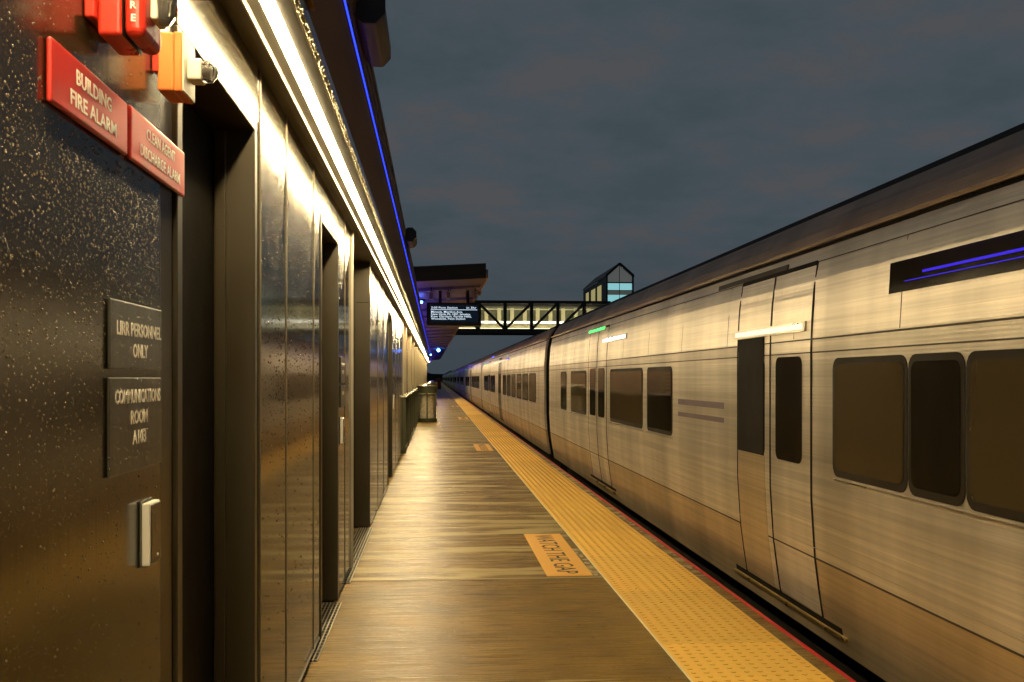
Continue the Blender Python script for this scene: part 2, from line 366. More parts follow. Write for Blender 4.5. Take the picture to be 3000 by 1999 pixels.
while y < 36:
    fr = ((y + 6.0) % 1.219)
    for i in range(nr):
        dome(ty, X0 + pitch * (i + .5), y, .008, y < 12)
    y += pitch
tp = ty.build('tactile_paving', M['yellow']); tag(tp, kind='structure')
tp.data.materials.append(mat("dome_side_shade", (.55, .29, .045), .7, var=.3, vscale=20))  # dome sides coloured darker to put shading contrast into the strip
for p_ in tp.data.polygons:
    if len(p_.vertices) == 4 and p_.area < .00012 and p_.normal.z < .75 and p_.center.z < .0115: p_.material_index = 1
# pale worn inner edge of the strip and the red line on the lip
tag(MB().box(X0 - .007, X0 - .0005, -6, 300, -.002, .0065).build('strip_trim', mat("pale_trim", (.85, .74, .52), .4)), kind='structure')
tag(MB().box(EDGE - .024, EDGE - .003, -6, 328, -.002, .004).build('edge_line', M['rim_red']), kind='structure')
# worn white paint flecks beside the red line
fl = MB()
for base in (6.72, 7.75, 8.9, 10.5):
    for q in range(7):
        yy = base + q * .12 + random.uniform(-.03, .03); xx = 1.748 + random.uniform(0, .02)
        n = 7; a0 = random.random() * 6; L = random.uniform(.012, .03); Wd = random.uniform(.012, .05)
        vs = [(xx + .02 + L * math.cos(a0 + 2*math.pi*i/n) * random.uniform(.6, 1.1), yy + Wd * math.sin(a0 + 2*math.pi*i/n) * random.uniform(.6, 1.1), .0032) for i in range(n)]
        vs = [(min(v[0], EDGE - .03), v[1], v[2]) for v in vs]
        fl.add(vs, [tuple(range(n))])
for q in range(8):
    yy = 6.66 + q * .14; xx = 1.075 + random.uniform(-.02, .015); n = 7
    vs = [(xx + .022 * math.cos(2*math.pi*i/n) * random.uniform(.5, 1.1), yy + .05 * math.sin(2*math.pi*i/n) * random.uniform(.5, 1.1), .0032) for i in range(n)]
    fl.add(vs, [tuple(range(n))])
tag(fl.build('paint_flecks', mat("worn_white_paint", (.42, .36, .27), .6)), kind='structure')
# dark dirt crumbs
ds = MB()
for q in range(90):
    yy = random.uniform(4.2, 14); xx = random.uniform(-.4, 1.8); r = random.uniform(.002, .006)
    z = .0085 if X0 < xx < X1 else .0005
    n = 6; a = random.random()*6
    vs = [(xx + r*math.cos(a+2*math.pi*i/n)*random.uniform(.5,1.4), yy + 1.6*r*math.sin(a+2*math.pi*i/n)*random.uniform(.5,1.4), z) for i in range(n)] + [(xx, yy, z + r*.7)]
    ds.add(vs, [(i, (i+1) % n, n) for i in range(n)])
tag(ds.build('grit', mat("dark_grit", (.03, .02, .012), .8)), kind='stuff')
# distant dark treeline at the horizon
tl = MB(); xx = -500
pts = []
while xx < 700:
    pts.append((xx, random.uniform(4.5, 9))); xx += random.uniform(4, 14)
for (xa, za), (xb, zb) in zip(pts, pts[1:]):
    tl.add([(xa, 900, -1.3), (xb, 900, -1.3), (xb, 900, zb), (xa, 900, za), (xa, 915, -1.3), (xb, 915, -1.3), (xb, 915, zb), (xa, 915, za)],
           [(0,1,2,3),(4,7,6,5),(3,2,6,7)])
tag(tl.build('distant_trees', mat("night_foliage", (.012, .012, .010), .9)), kind='stuff')

# ------------------------------------------------------------------ station building along the platform
WX = -.583; TOP = 2.36
B = empty('station_building', (WX, 0, 0))
def P(mb, name, mt, parent=B, **kw):
    o = mb.build(name, mt, None, **kw)
    if parent:
        o.parent = parent; o.matrix_parent_inverse = Matrix.Translation(-Vector(parent.location))
    return o
# cladding sections
D1 = (2.334, 3.247); D2 = (5.13, 5.96); D3 = (12.25, 13.35)
DT = 2.125
def clad(y0, y1, mt, z0=.03, z1=TOP - .004): return P(MB().box(WX - .20, WX, y0, y1, z0, z1), 'wall_panel', mt, bevel=.002)
clad(-6, 2.165, M['clad'])
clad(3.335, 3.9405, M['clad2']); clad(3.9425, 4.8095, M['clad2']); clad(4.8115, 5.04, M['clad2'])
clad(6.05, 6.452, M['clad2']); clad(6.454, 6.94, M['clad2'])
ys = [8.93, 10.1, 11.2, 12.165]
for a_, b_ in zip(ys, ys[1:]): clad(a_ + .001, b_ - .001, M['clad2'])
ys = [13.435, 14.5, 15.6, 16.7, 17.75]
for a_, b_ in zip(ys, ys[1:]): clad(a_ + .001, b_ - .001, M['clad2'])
# headers above doors
for (a_, b_), o0, o1 in ((D1, 2.169, 3.332), (D2, 5.044, 6.046), (D3, 12.168, 13.432)):
    P(MB().box(WX - .20, WX - .001, o0, o1, DT + .045, TOP - .004), 'wall_header', M['clad2'], bevel=.003)
# recess for the wide opening
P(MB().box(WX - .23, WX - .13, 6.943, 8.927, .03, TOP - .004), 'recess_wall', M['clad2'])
P(MB().box(WX - .132, WX + .0005, 8.905, 8.928, .012, TOP - .002), 'recess_return', M['frame'], bevel=.003)
P(MB().box(WX - .12, WX + .002, 8.9035, 8.9052, 1.998, 2.004), 'return_joint', M['black'])
# door assemblies: frame > stop, leaf > lever, kick plate
for idx, (y0, y1) in enumerate((D1, D2, D3)):
    o0 = (2.169, 5.044, 12.168)[idx]; o1 = (3.332, 6.046, 13.432)[idx]
    dr = empty('door', (WX, (y0 + y1) / 2, 0)); dr.parent = B; dr.matrix_parent_inverse = Matrix.Translation(-Vector(B.location))
    f = MB()
    f.box(WX - .185, WX + .004, y0 - .045, y0, .012, DT); f.box(WX - .185, WX + .004, y1, y1 + .045, .012, DT)
    f.box(WX - .185, WX + .004, y0 - .045, y1 + .045, DT, DT + .042)
    f.box(WX - .12, WX - .085, y0, y0 + .018, .012, DT - .001); f.box(WX - .12, WX - .085, y1 - .018, y1, .012, DT - .001)
    if o0 < y0 - .05:
        if idx == 0: f.box(WX - .18, WX - .004, o0 + .004, y0 - .060, .02, DT)
        else: f.box(WX - .18, WX - .004, o0 + .002, y0 - .048, .02, DT)
    if o1 > y1 + .05: f.box(WX - .18, WX - .004, y1 + .048, o1 - .002, .02, DT)
    ff = f.build('frame', M['frame'], None, bevel=.003); ff.parent = dr; ff.matrix_parent_inverse = Matrix.Translation(-Vector(dr.location) )
    l = MB().box(WX - .17, WX - .125, y0 + .004, y1 - .004, .02, DT - .006).build('leaf', M['leaf'], None, bevel=.002); l.parent = dr; l.matrix_parent_inverse = Matrix.Translation(-Vector(dr.location))
    h = MB(); h.cyl((WX - .125, y0 + .08, 1.0), (1, 0, 0), .026, .012); h.cyl((WX - .113, y0 + .08, 1.0), (1, 0, 0), .009, .035, 10); h.bar((WX - .078, y0 + .075, 1.0), (WX - .078, y0 + .19, 1.0), .014, .018)
    hh = h.build('lever', M['grate'], None, bevel=.002); hh.parent = dr; hh.matrix_parent_inverse = Matrix.Translation(-Vector(dr.location))
for c in list(COL.objects):
    if c.parent and c.parent.name.startswith('door') and c.type == 'MESH':
        c.matrix_parent_inverse = Matrix.Translation(-Vector(c.parent.location))
# seams: standing ribs on the cladding
for y in (3.36, 3.941, 4.811, 6.453, 10.1, 11.2, 14.5, 15.6, 16.7):
    P(MB().box(WX - .001, WX + .004, y - .003, y + .003, .03, TOP - .01), 'seam_rib', M['rib'], bevel=.0015)
P(MB().box(WX - .001, WX + .016, 6.925, 6.9415, .02, TOP - .01), 'corner_trim', M['lip'], bevel=.003)
P(MB().box(WX - .001, WX + .012, 17.735, 17.752, .02, TOP - .01), 'corner_trim', M['lip'], bevel=.003)
# plinth shadow gap
for a_, b_ in ((-6, 2.30), (3.25, 5.12), (5.97, 6.94), (8.93, 12.2), (13.4, 17.75)): P(MB().box(WX - .19, WX - .02, a_, b_, .0, .028), 'plinth', M['black'])
for a_, b_ in ((-6, 2.16), (3.34, 5.04), (8.94, 12.16)): P(MB().box(WX - .004, WX + .006, a_, b_, .03, .036), 'base_trim', M['rib'])
# rain drops hanging from the drip edge
dp = MB(); y = 2.3
while y < 22:
    y += random.expovariate(1) * (.008 + .0010 * y)
    r_ = random.uniform(.0010, .0030) * (1 if y < 9 else 1.3); x_ = random.choice((-.3665, -.3665, -.372, -.379)) + random.uniform(-.002, .003)
    z_ = TOP - .0165 - r_ * .9; n = 6
    vs = []
    for th in (.25, .55, .85):
        for k in range(n):
            a = 2*math.pi*k/n; vs.append((x_ + r_*math.sin(th*math.pi)*math.cos(a), y + r_*math.sin(th*math.pi)*math.sin(a), z_ + r_*1.25*math.cos(th*math.pi)))
    vs += [(x_, y, z_ + r_*1.25), (x_, y, z_ - r_*1.35)]
    fs = [(3*n, (k+1) % n, k) for k in range(n)] + [(3*n+1, 2*n+k, 2*n+(k+1) % n) for k in range(n)]
    for q in range(2): fs += [(q*n+k, q*n+(k+1) % n, (q+1)*n+(k+1) % n, (q+1)*n+k) for k in range(n)]
    dp.add(vs, fs)
def beads(name, n_, ya, yb, za, zb, rmin, rmax, dens, skip=()):
    mb = MB(); c = 0
    while c < n_:
        y = random.uniform(ya, yb); z = random.uniform(za, zb)
        if random.random() > dens(y, z) or any(a <= y <= b and q <= z <= r for a, b, q, r in skip): continue
        r_ = rmin + (rmax - rmin) * random.random() ** 2.2; n = 6; vs = []
        for q, (rr, hh) in enumerate(((1, 0), (.85, .45), (.45, .8))):
            for k in range(n):
                a = 2*math.pi*k/n + q*.5; vs.append((WX + r_*hh*.8, y + r_*rr*math.cos(a), z + r_*1.15*rr*math.sin(a)))
        vs.append((WX + r_*.78, y, z)); fs = [(2*n+k, 2*n+(k+1) % n, 3*n) for k in range(n)]
        for q in range(2): fs += [(q*n+k, q*n+(k+1) % n, (q+1)*n+(k+1) % n, (q+1)*n+k) for k in range(n)]
        mb.add(vs, fs); c += 1
    o = P(mb, name, M['bead'], smooth=True); o['kind'] = 'stuff'; return o
M['bead'] = mat("water_bead", (.11, .085, .045), .12, .30, var=.1, spec=.9)
def dn(y, z):
    t = max(0, min(1, (z - .9) / .55)) * max(0, min(1, (1.86 - z) / .14)); q = .5 + .5 * noise.noise((y * 2.2, z * 2.2, 3))
    return (.12 + .88 * t * t) * (.35 + .65 * q)
SK = ((1.53, 1.91, 1.735, 1.85), (1.92, 2.17, 1.735, 1.85), (1.81, 2.17, 1.14, 1.475), (1.93, 2.03, .955, 1.105))
beads('rain_drops', 5000, 1.32, 2.16, .35, 2.0, .0007, .0023, dn, SK)
def dn2(y, z):
    t = max(0, min(1, (z - 1.0) / .5)) * max(0, min(1, (2.15 - z) / .3)); q = .5 + .5 * noise.noise((y * 3, z * 1.2, 9))
    return (.12 + .88 * t) * (.2 + .8 * q * q)
beads('rain_drops', 2400, 3.36, 5.03, .3, 2.2, .0015, .0036, dn2)
dpo = P(dp, 'rain_drops', mat("rain_drop", (.7, .62, .46), .10, .5, spec=1), smooth=True); dpo['kind'] = 'stuff'
# fins and brick beyond Y 17.75
fy = [17.95 + .12, 19.95, 23.8, 27.6, 31.4, 35.2, 39.0, 42.8, 46.6, 50.4, 54.2, 58.0, 61.8, 63.6]
P(MB().box(-1.35, -.665, 17.753, 64, 0, TOP - .01), 'brick_wall', M['brick'])
for y in fy:
    P(MB().box(-.70, WX + .002, y - .16, y + .16, 0.001, TOP - .006), 'wall_fin', M['fin'], bevel=.01)
# core and roof
P(MB().box(-7.0, -.86, -6, 17.74, 0.001, 2.95).box(-7.0, -1.30, 17.745, 63.9, 0.001, 2.95), 'building_core', M['soffit_dk'])
P(MB().box(-7.2, -.372, -6.2, 64.2, 2.96, 3.02), 'roof', M['roof'])
# soffit: dark reveal by the wall, beige pan, lips, LED lens, drip edge
P(MB().box(-1.36, WX + .036, -6, 64, TOP, TOP + .05), 'soffit_reveal', M['soffit_dk'])
P(MB().box(WX + .037, -.519, -6, 64, TOP - .012, TOP + .05), 'soffit_flange', M['soffit'])
P(MB().box(-.519, -.513, -6, 64, TOP - .026, TOP + .05), 'channel_lip', M['lip'])
P(MB().box(-.389, -.383, -6, 64, TOP - .014, TOP + .05), 'channel_lip', M['lip'])
P(MB().box(-.5128, -.3892, -6, 64, TOP - .004, TOP + .05), 'light_channel', mat('grey_channel', (.028, .024, .016), .5))
le = MB(); y = -6.0
LW = .0195; LC = -.457
while y < 63.9:
    y2 = min(y + 1.22, 64)
    le.prism([(LC - LW, TOP - .0045), (LC - LW, TOP - .006), (LC - LW * .75, TOP - .0095), (LC + LW * .75, TOP - .0095), (LC + LW, TOP - .006), (LC + LW, TOP - .0045)], y, y2 - .003)
    y = y2
P(le, 'light_diffuser', M['led'])
P(MB().box(-.3829, -.3665, -6, 64, TOP - .016, TOP + .03), 'drip_edge', M['fascia_lip'], bevel=.004)
# fascia
P(MB().box(-.40, -.368, -6, 64, TOP + .031, 2.82), 'fascia', M['fascia'])
P(MB().box(-.367, -.352, -6, 2.95, TOP + .045, 2.80), 'fascia_panel', M['fascia'], bevel=.002)
P(MB().box(-.40, -.366, -6, 64, 2.8205, 2.835), 'blue_light_channel', M['black'])
P(MB().box(-.3655, -.359, -6, 64, 2.829, 2.835), 'blue_light_strip', M['blue'])
rp = MB()
for k, (dx_, z0) in enumerate(((0, 2.842), (.008, 2.885), (.016, 2.93), (.026, 2.975))):
    rp.box(-.40, -.362 + dx_ * .9, -6, 64, z0, z0 + .04)
P(rp, 'roof_edge', M['roof'])
tag(B, 'long dark metal clad platform building with a glowing white light strip under its eave', 'station building')

# drain grates in front of the recesses
def grate(y0, y1, lab):
    g = empty('drain_grate', (-.62, (y0 + y1) / 2, 0))
    pan = MB().box(-.685, -.553, y0, y1, .0005, .002); P(pan, 'pan', M['black'], g)
    b = MB()
    for i in range(7):
        x = -.681 + i * .0205; b.box(x, x + .005, y0, y1, .0035, .009)
    P(b, 'bearing_bars', M['grate'], g)
    c = MB(); yy = y0 + .03
    while yy < y1:
        c.box(-.681, -.553, yy, yy + .003, .0021, .0034); yy += .06
    P(c, 'cross_bars', M['grate'], g)
    tag(g, lab, 'drain grate', 'drain grates at the foot of the building')
grate(4.72, 5.93, 'narrow slotted metal drain grate at the foot of the nearer full height door')
grate(6.5, 8.89, 'longer slotted metal drain grate along the wide recess before the big dark return')

# roof edge flood housings lit blue
def flood(y, lab):
    e_ = empty('roof_fixture', (-.29, y, 2.95))
    n = 8; r = .072
    pr = MB().prism([(-.292 + r * math.cos(R(22.5 + 45*i)), 2.965 + r * 1.1 * math.sin(R(22.5 + 45*i))) for i in range(n)], y, y + .62)
    P(pr, 'housing', mat("mottled_dark_housing", (.10, .075, .06), .55, var=.5, vscale=60), e_, bevel=.004)
    P(MB().prism([(-.292 + r * 1.06 * math.cos(R(22.5 + 45*i)), 2.965 + r * 1.17 * math.sin(R(22.5 + 45*i))) for i in range(n)], y - .02, y), 'end_cap', M['dark_metal'], e_)
    for q in (.1, .46): P(MB().box(-.40, -.34, y + q, y + q + .04, 2.93, 2.98), 'bracket', M['dark_metal'], e_)
    tag(e_, lab, 'fixture', 'octagonal fixtures on the roof edge')
flood(4.42, 'large octagonal dark housing on the roof edge, lit blue beside the blue line, nearest one')
flood(11.4, 'small looking octagonal housing on the roof edge farther along, above the canopy roof')

# ------------------------------------------------------------------ signs and devices on the near wall
YD = (0, 1, 0); ZD = (0, 0, 1)
def plate(name, y0, y1, z0, z1, mt, lines, lab, cat, th=.006, bev=.004, group=None, lm=None):
    e_ = empty(name, (WX, (y0+y1)/2, (z0+z1)/2))
    P(MB().box(WX + .0015, WX + th, y0, y1, z0, z1), 'plate', mt, e_, bevel=bev)
    for body, yc, zb, ht, wd in lines:
        o = text(body, lm or M['white'], None, 'lettering', ht, (WX + th - .0002, yc, zb), YD, ZD, width=wd, depth=.0007, bold=.020)
        o.parent = e_; o.matrix_parent_inverse = Matrix.Translation(-Vector(e_.location))
    tag(e_, lab, cat, group); return e_
plate('wall_sign', 1.535, 1.905, 1.743, 1.842, M['red'], [("BUILDING", 1.724, 1.800, .0245, .172), ("FIRE ALARM", 1.724, 1.762, .0245, .225)],
      'red plate lettered BUILDING FIRE ALARM in white under the red strobe', 'sign', th=.011, bev=.007)
plate('wall_sign', 1.925, 2.33, 1.743, 1.846, M['red'], [("CLEAN AGENT", 2.135, 1.805, .0235, .215), ("DISCHARGE ALARM", 2.135, 1.765, .0235, .300)],
      'red plate lettered CLEAN AGENT DISCHARGE ALARM in white under the orange strobe', 'sign', th=.010, bev=.007)
plate('wall_sign', 1.815, 2.150, 1.346, 1.473, M['plate'], [("LIRR PERSONNEL", 1.998, 1.410, .0265, .29), ("ONLY", 1.998, 1.370, .0265, .098)],
      'black plate lettered LIRR PERSONNEL ONLY beside the nearest door', 'sign', th=.007)
plate('wall_sign', 1.812, 2.150, 1.152, 1.331, M['plate'], [("COMMUNICATIONS", 1.990, 1.283, .0265, .295), ("ROOM", 1.990, 1.243, .0265, .108), ("A103", 1.990, 1.204, .0265, .088)],
      'taller black plate lettered COMMUNICATIONS ROOM A103 above the nearest card reader', 'sign', th=.007)
# small plates by the second door
plate('wall_sign', 6.12, 6.40, 1.30, 1.46, M['plate'], [("PERSONNEL", 6.26, 1.40, .024, .20), ("ONLY", 6.26, 1.355, .024, .10)],
      'small black plate with white lettering on the far side of the second door, upper one', 'sign', th=.007)
plate('wall_sign', 6.12, 6.40, 1.15, 1.285, M['plate'], [("ROOM", 6.26, 1.225, .024, .12)],
      'small black plate with white lettering on the far side of the second door, lower one', 'sign', th=.007)
plate('wall_sign', 13.5, 13.8, 1.25, 1.46, M['plate'], [("ROOM", 13.65, 1.36, .03, .16)],
      'small black plate with white lettering beside the third, farthest door', 'sign', th=.007)
def reader(y, z, lab, s=1.0):
    e_ = empty('card_reader', (WX, y, z))
    P(MB().box(WX + .0015, WX + .005, y - .001, y + .077*s, z - .066*s, z + .066*s), 'back_plate', mat("grey_back_plate", (.10, .10, .075), .5), e_, bevel=.004)
    P(MB().box(WX + .0052, WX + .0215, y, y + .075*s, z - .062*s, z + .062*s), 'shell', M['reader_w'], e_, bevel=.003)
    P(MB().box(WX + .0217, WX + .0232, y + .004, y + .071*s, z - .058*s, z + .058*s), 'face', M['reader_b'], e_, bevel=.001)
    P(MB().cyl((WX + .0232, y + .045, z - .045), (1, 0, 0), .003, .002, 8), 'indicator', M['white_p'], e_)
    tag(e_, lab, 'card reader', 'card readers beside the doors'); return e_
reader(2.010, 1.0205, 'pale grey card reader with black face on the nearest wall panel under the black plates')
reader(6.10, 1.01, 'pale card reader beside the second door', 1.25)
reader(13.5, 1.01, 'pale card reader beside the third and farthest door', 1.5)

# red horn strobe
e_ = empty('fire_strobe', (WX, 1.77, 1.97))
P(MB().box(WX + .001, WX + .018, 1.700, 1.838, 1.93, 2.07), 'mounting_plate', M['red2'], e_, bevel=.003)
P(MB().box(WX + .018, WX + .058, 1.712, 1.826, 1.904, 2.055), 'back_box', M['red2'], e_, bevel=.007, seg=3)
P(MB().box(WX + .0585, WX + .060, 1.714, 1.824, 1.906, 2.053), 'gasket', M['black'], e_)
P(MB().box(WX + .0605, WX + .095, 1.712, 1.826, 1.904, 2.055), 'front_cover', M['red2'], e_, bevel=.014, seg=4)
for i, ch in enumerate("FIRE"):
    o = text(ch, M['white'], None, 'lettering', .0125, (WX + .0775, 1.7115, 2.005 - i * .0215 - .0125), (1, 0, 0), ZD, depth=.0010, bold=.02)
    o.parent = e_; o.matrix_parent_inverse = Matrix.Translation(-Vector(e_.location))
P(MB().box(WX + .0955, WX + .108, 1.745, 1.80, 1.945, 2.02), 'reflector', M['white_p'], e_, bevel=.003)
bm_ = MB()
def lens(mb, cx, cy, cz, rx, ry, rz, nu=16, nv=10):
    vs = []; 
    for i in range(nv + 1):
        th = math.pi * i / nv
        for k in range(nu):
            ph = 2 * math.pi * k / nu
            vs.append((cx + rx * math.sin(th) * math.cos(ph), cy + ry * math.sin(th) * math.sin(ph), cz + rz * math.cos(th)))
    fs = [(i*nu + k, i*nu + (k+1) % nu, (i+1)*nu + (k+1) % nu, (i+1)*nu + k) for i in range(nv) for k in range(nu)]
    mb.add(vs, fs)
lens(bm_, WX + .112, 1.772, 1.985, .024, .030, .044, 9, 7)
P(bm_, 'strobe_lens', M['clear'], e_)
P(MB().cyl((WX + .112, 1.772, 1.955), (0, 0, 1), .006, .06, 8), 'flash_tube', M['white'], e_)
tag(e_, 'red fire alarm strobe with clear lens at the top of the near wall', 'alarm strobe')
# orange strobe
e_ = empty('alarm_strobe', (WX, 2.15, 1.98))
P(MB().box(WX + .001, WX + .014, 2.095, 2.12, 1.96, 2.0), 'conduit_lug', M['red2'], e_, bevel=.003)
P(MB().box(WX + .010, WX + .043, 2.10, 2.20, 1.923, 2.044), 'back_box', M['orange'], e_, bevel=.004)
P(MB().box(WX + .0432, WX + .060, 2.099, 2.201, 1.922, 2.045), 'front_cover', M['orange'], e_, bevel=.003)
P(MB().box(WX + .0605, WX + .064, 2.101, 2.199, 1.924, 2.043), 'face_plate', M['white_p'], e_, bevel=.001)
P(MB().box(WX + .0642, WX + .093, 2.125, 2.175, 1.955, 2.000), 'lens_block', M['white_p'], e_, bevel=.004)
b_ = MB(); lens(b_, WX + .102, 2.15, 1.977, .022, .027, .024, 9, 6)
P(b_, 'strobe_lens', M['clear'], e_)
P(MB().cyl((WX + .094, 2.15, 1.977), (1, 0, 0), .009, .012, 10), 'flash_tube', M['white'], e_)
tag(e_, 'orange alarm strobe with a white face and clear lens above the nearest door corner', 'alarm strobe')

# ------------------------------------------------------------------ floor signs
FS = [(6.63, 8.43), (18.15, 19.95), (32.0, 33.8), (45.9, 47.7), (61.0, 62.8), (76.5, 78.3)]
labs = ['yellow floor plate lettered WATCH THE GAP, the nearest and largest one, beside the tactile strip',
        'second yellow floor plate from the camera, a short yellow slab before the bin',
        'third yellow floor plate from the camera, level with the first litter bin',
        'fourth yellow floor plate, a thin pale dash beyond the first litter bin',
        'fifth yellow floor plate, a tiny dash far along the platform', 'sixth and farthest yellow floor plate, barely visible before the far bins']
blk = mat("black_letters", (.012, .011, .008), .5); yfl = mat("yellow_floor_plate", (.74, .40, .075), .5, var=.08, vscale=5)
for (a_, b_), lb in zip(FS, labs):
    e_ = empty('floor_sign', (.898, a_, 0))
    P(MB().box(.743, 1.053, a_, b_, .0005, .0045), 'plate', yfl, e_)
    o = text("WATCH THE GAP", blk, None, 'lettering', .148, (.832, (a_ + b_) / 2, .0046), (0, -1, 0), (1, 0, 0), width=1.66, depth=.0008, bold=.004)
    o.parent = e_; o.matrix_parent_inverse = Matrix.Translation(-Vector(e_.location))
    tag(e_, lb, 'floor sign', 'yellow warning plates on the platform floor')

# ------------------------------------------------------------------ railing
rl = empty('guard_railing', (-.54, 17.6, 0))
P(MB().box(-.60, -.525, 17.58, 41.0, .98, 1.015), 'top_rail', mat("lit_wet_rail_top", (.45, .41, .33), .22, .5), rl, bevel=.008)  # pale colour imitates light caught on the wet top
P(MB().box(-.59, -.535, 17.60, 41.0, .04, .07), 'bottom_rail', M['green'], rl)
y = 17.6
while y < 41.2:
    P(MB().box(-.60, -.525, y, y + .07, 0, .979), 'post', M['green'], rl, bevel=.004); y += 1.95
b = MB(); y = 17.75
while y < 41:
    b.box(-.575, -.55, y, y + .022, .071, .979); y += .13
P(b, 'balusters', M['green'], rl)
tag(rl, 'dark green metal guard railing with wet shiny top along the foot of the brick wall', 'railing')

# ------------------------------------------------------------------ litter bins
def bin_():
    e_ = empty('litter_bin', (0, 0, 0))
    def A(mb, n, mt, par=None, **k):
        o = mb.build(n, mt, par or e_, **k); return o
    A(MB().cyl((0,0,0), (0,0,1), .30, .055, 24).cyl((0,0,.055), (0,0,1), .295, .06, 24), 'base', M['green'])
    A(MB().cyl((0,0,.80), (0,0,1), .300, .045, 24), 'collar', M['green'])
    A(MB().cyl((0,0,.87), (0,0,1), .300, .20, 24), 'hood', M['green'])
    A(MB().cyl((0,0,1.071), (0,0,1), .325, .022, 24).cyl((0,0,1.093), (0,0,1), .325, .055, 24, r2=.12), 'lid', mat("wet_bin_lid", (.14, .13, .075), .18, .3))
    for k in range(6):
        a = R(30 + 60 * k); c = Vector((math.cos(a), math.sin(a), 0)) * .285
        A(MB().box(c.x - .022, c.x + .022, c.y - .022, c.y + .022, .11, .87), 'post', M['green'])
    bg_ = MB(); n = 20; rings = 9; vs = []
    for i in range(rings):
        z = .12 + .70 * i / (rings - 1)
        for k in range(n):
            a = 2*math.pi*k/n; r = .24 + .03 * noise.noise((math.cos(a)*3, math.sin(a)*3, z*7))
            vs.append((r*math.cos(a), r*math.sin(a), z))
    bg_.add(vs, [(i*n+k, i*n+(k+1)%n, (i+1)*n+(k+1)%n, (i+1)*n+k) for i in range(rings-1) for k in range(n)])
    A(bg_, 'liner_bag', M['bag'], smooth=True)
    return e_
b0 = bin_(); b0.location = (-.262, 30.3, 0)
tag(b0, 'dark green round litter bin with a clear bag showing, the nearest and largest', 'litter bin', 'litter bins along the platform')
T_ = TREE(b0)
for yy, xx, lb in ((48.0, -.22, 'green litter bin just behind the nearest bin, only its hood showing'), (74, -.25, 'third litter bin, far along the platform before the dark end')):
    c = copy_tree(b0, None, T_); c.location = (xx, yy, 0); c['label'] = lb
# red barrier cabinet at the far end
cb_ = empty('equipment_cabinet', (.35, 118, 0))
P(MB().box(.0, .62, 118, 118.6, 0, 1.25), 'body', mat("dull_red_paint", (.22, .05, .04), .6), cb_, bevel=.01)
P(MB().box(-.03, .65, 117.97, 118.63, 1.252, 1.30), 'lid', mat("dull_red_lid", (.25, .08, .06), .5), cb_)
P(MB().box(.05, .57, 117.975, 117.995, .1, 1.15), 'door', mat("dull_red_door", (.17, .035, .03), .6), cb_)
tag(cb_, 'small dull red cabinet at the far end of the platform beside the strip', 'cabinet')

# ------------------------------------------------------------------ canopy beyond the building front
CN = empty('platform_canopy', (-1, 20, 3.3))
YA, YB = 20.0, 105.0
def cx_(y): return 1.0 - .0066 * (y - 20)
def zc(x): return 3.35 + (x - 1.0) * .055       # underside rises towards the track
def quadbox(mb, pts, th):
    n = len(pts)
    mb.add([(*p,) for p in pts] + [(p[0], p[1], p[2] + th) for p in pts], [tuple(range(n))[::-1], tuple(range(n, 2*n))] + [(i, (i+1) % n, n + (i+1) % n, n + i) for i in range(n)])
b = MB(); quadbox(b, [(-5, YA + .05, zc(-5)), (cx_(YA), YA + .05, zc(1)), (cx_(YB), YB, zc(1)), (-5, YB, zc(-5))], .14)
P(b, 'deck', M['canopy'], CN)
b = MB(); quadbox(b, [(-5, YA, zc(-5) - .01), (1.005, YA, 3.34), (1.005, YA + .05, 3.34), (-5, YA + .05, zc(-5) - .01)], .30)
P(b, 'front_fascia', M['dark_metal'], CN)
b = MB(); b.add([(cx_(YA) + .0, YA + .05, 3.335), (cx_(YA) + .05, YA + .05, 3.335), (cx_(YB) + .05, YB, 3.335), (cx_(YB), YB, 3.335), (cx_(YA) + .0, YA + .05, 3.52), (cx_(YA) + .05, YA + .05, 3.52), (cx_(YB) + .05, YB, 3.52), (cx_(YB), YB, 3.52)],
      [(0,3,2,1),(4,5,6,7),(0,1,5,4),(1,2,6,5),(2,3,7,6),(3,0,4,7)])
P(b, 'edge_gutter', M['gutter'], CN)
y = YA + 1.6
while y < YB:
    b = MB(); x1 = cx_(y) - .02
    b.add([(-4.9, y, zc(-4.9) - .16), (x1, y, zc(x1) - .05), (x1, y, zc(x1) - .002), (-4.9, y, zc(-4.9) - .002), (-4.9, y + .12, zc(-4.9) - .16), (x1, y + .12, zc(x1) - .05), (x1, y + .12, zc(x1) - .002), (-4.9, y + .12, zc(-4.9) - .002)],
          [(0,1,2,3),(7,6,5,4),(0,4,5,1),(1,5,6,2),(2,6,7,3),(3,7,4,0)])
    P(b, 'rafter', M['canopy'], CN); y += 3.2
for y in (23, 26.2, 29.4):
    P(MB().box(cx_(y) - .02, cx_(y) + .07, y, y + .25, 3.26, 3.34), 'gutter_bracket', M['gutter'], CN)
for y in range(24, 104, 8):
    P(MB().cyl((-1.15, y, 0), (0, 0, 1), .11, 3.2, 16), 'column', M['dark_metal'], CN)
P(MB().box(-.20, -.185, YA + 1, YB, 3.12, 3.135).box(.30, .315, YA + 1, YB - 30, 3.17, 3.185), 'conduit', M['dark_metal'], CN)
for a_, b_ in ((20.3, 60), (60.05, 104)): P(MB().box(-.60, -.57, a_, b_, 3.05, 3.065), 'blue_light_strip', emat("hidden_violet_glow", (.20, .10, 1.0), 22), CN)  # unseen strips added to turn the canopy underside purple
tag(CN, 'dark platform canopy with purple lit underside and thick black front edge beyond the building', 'canopy')
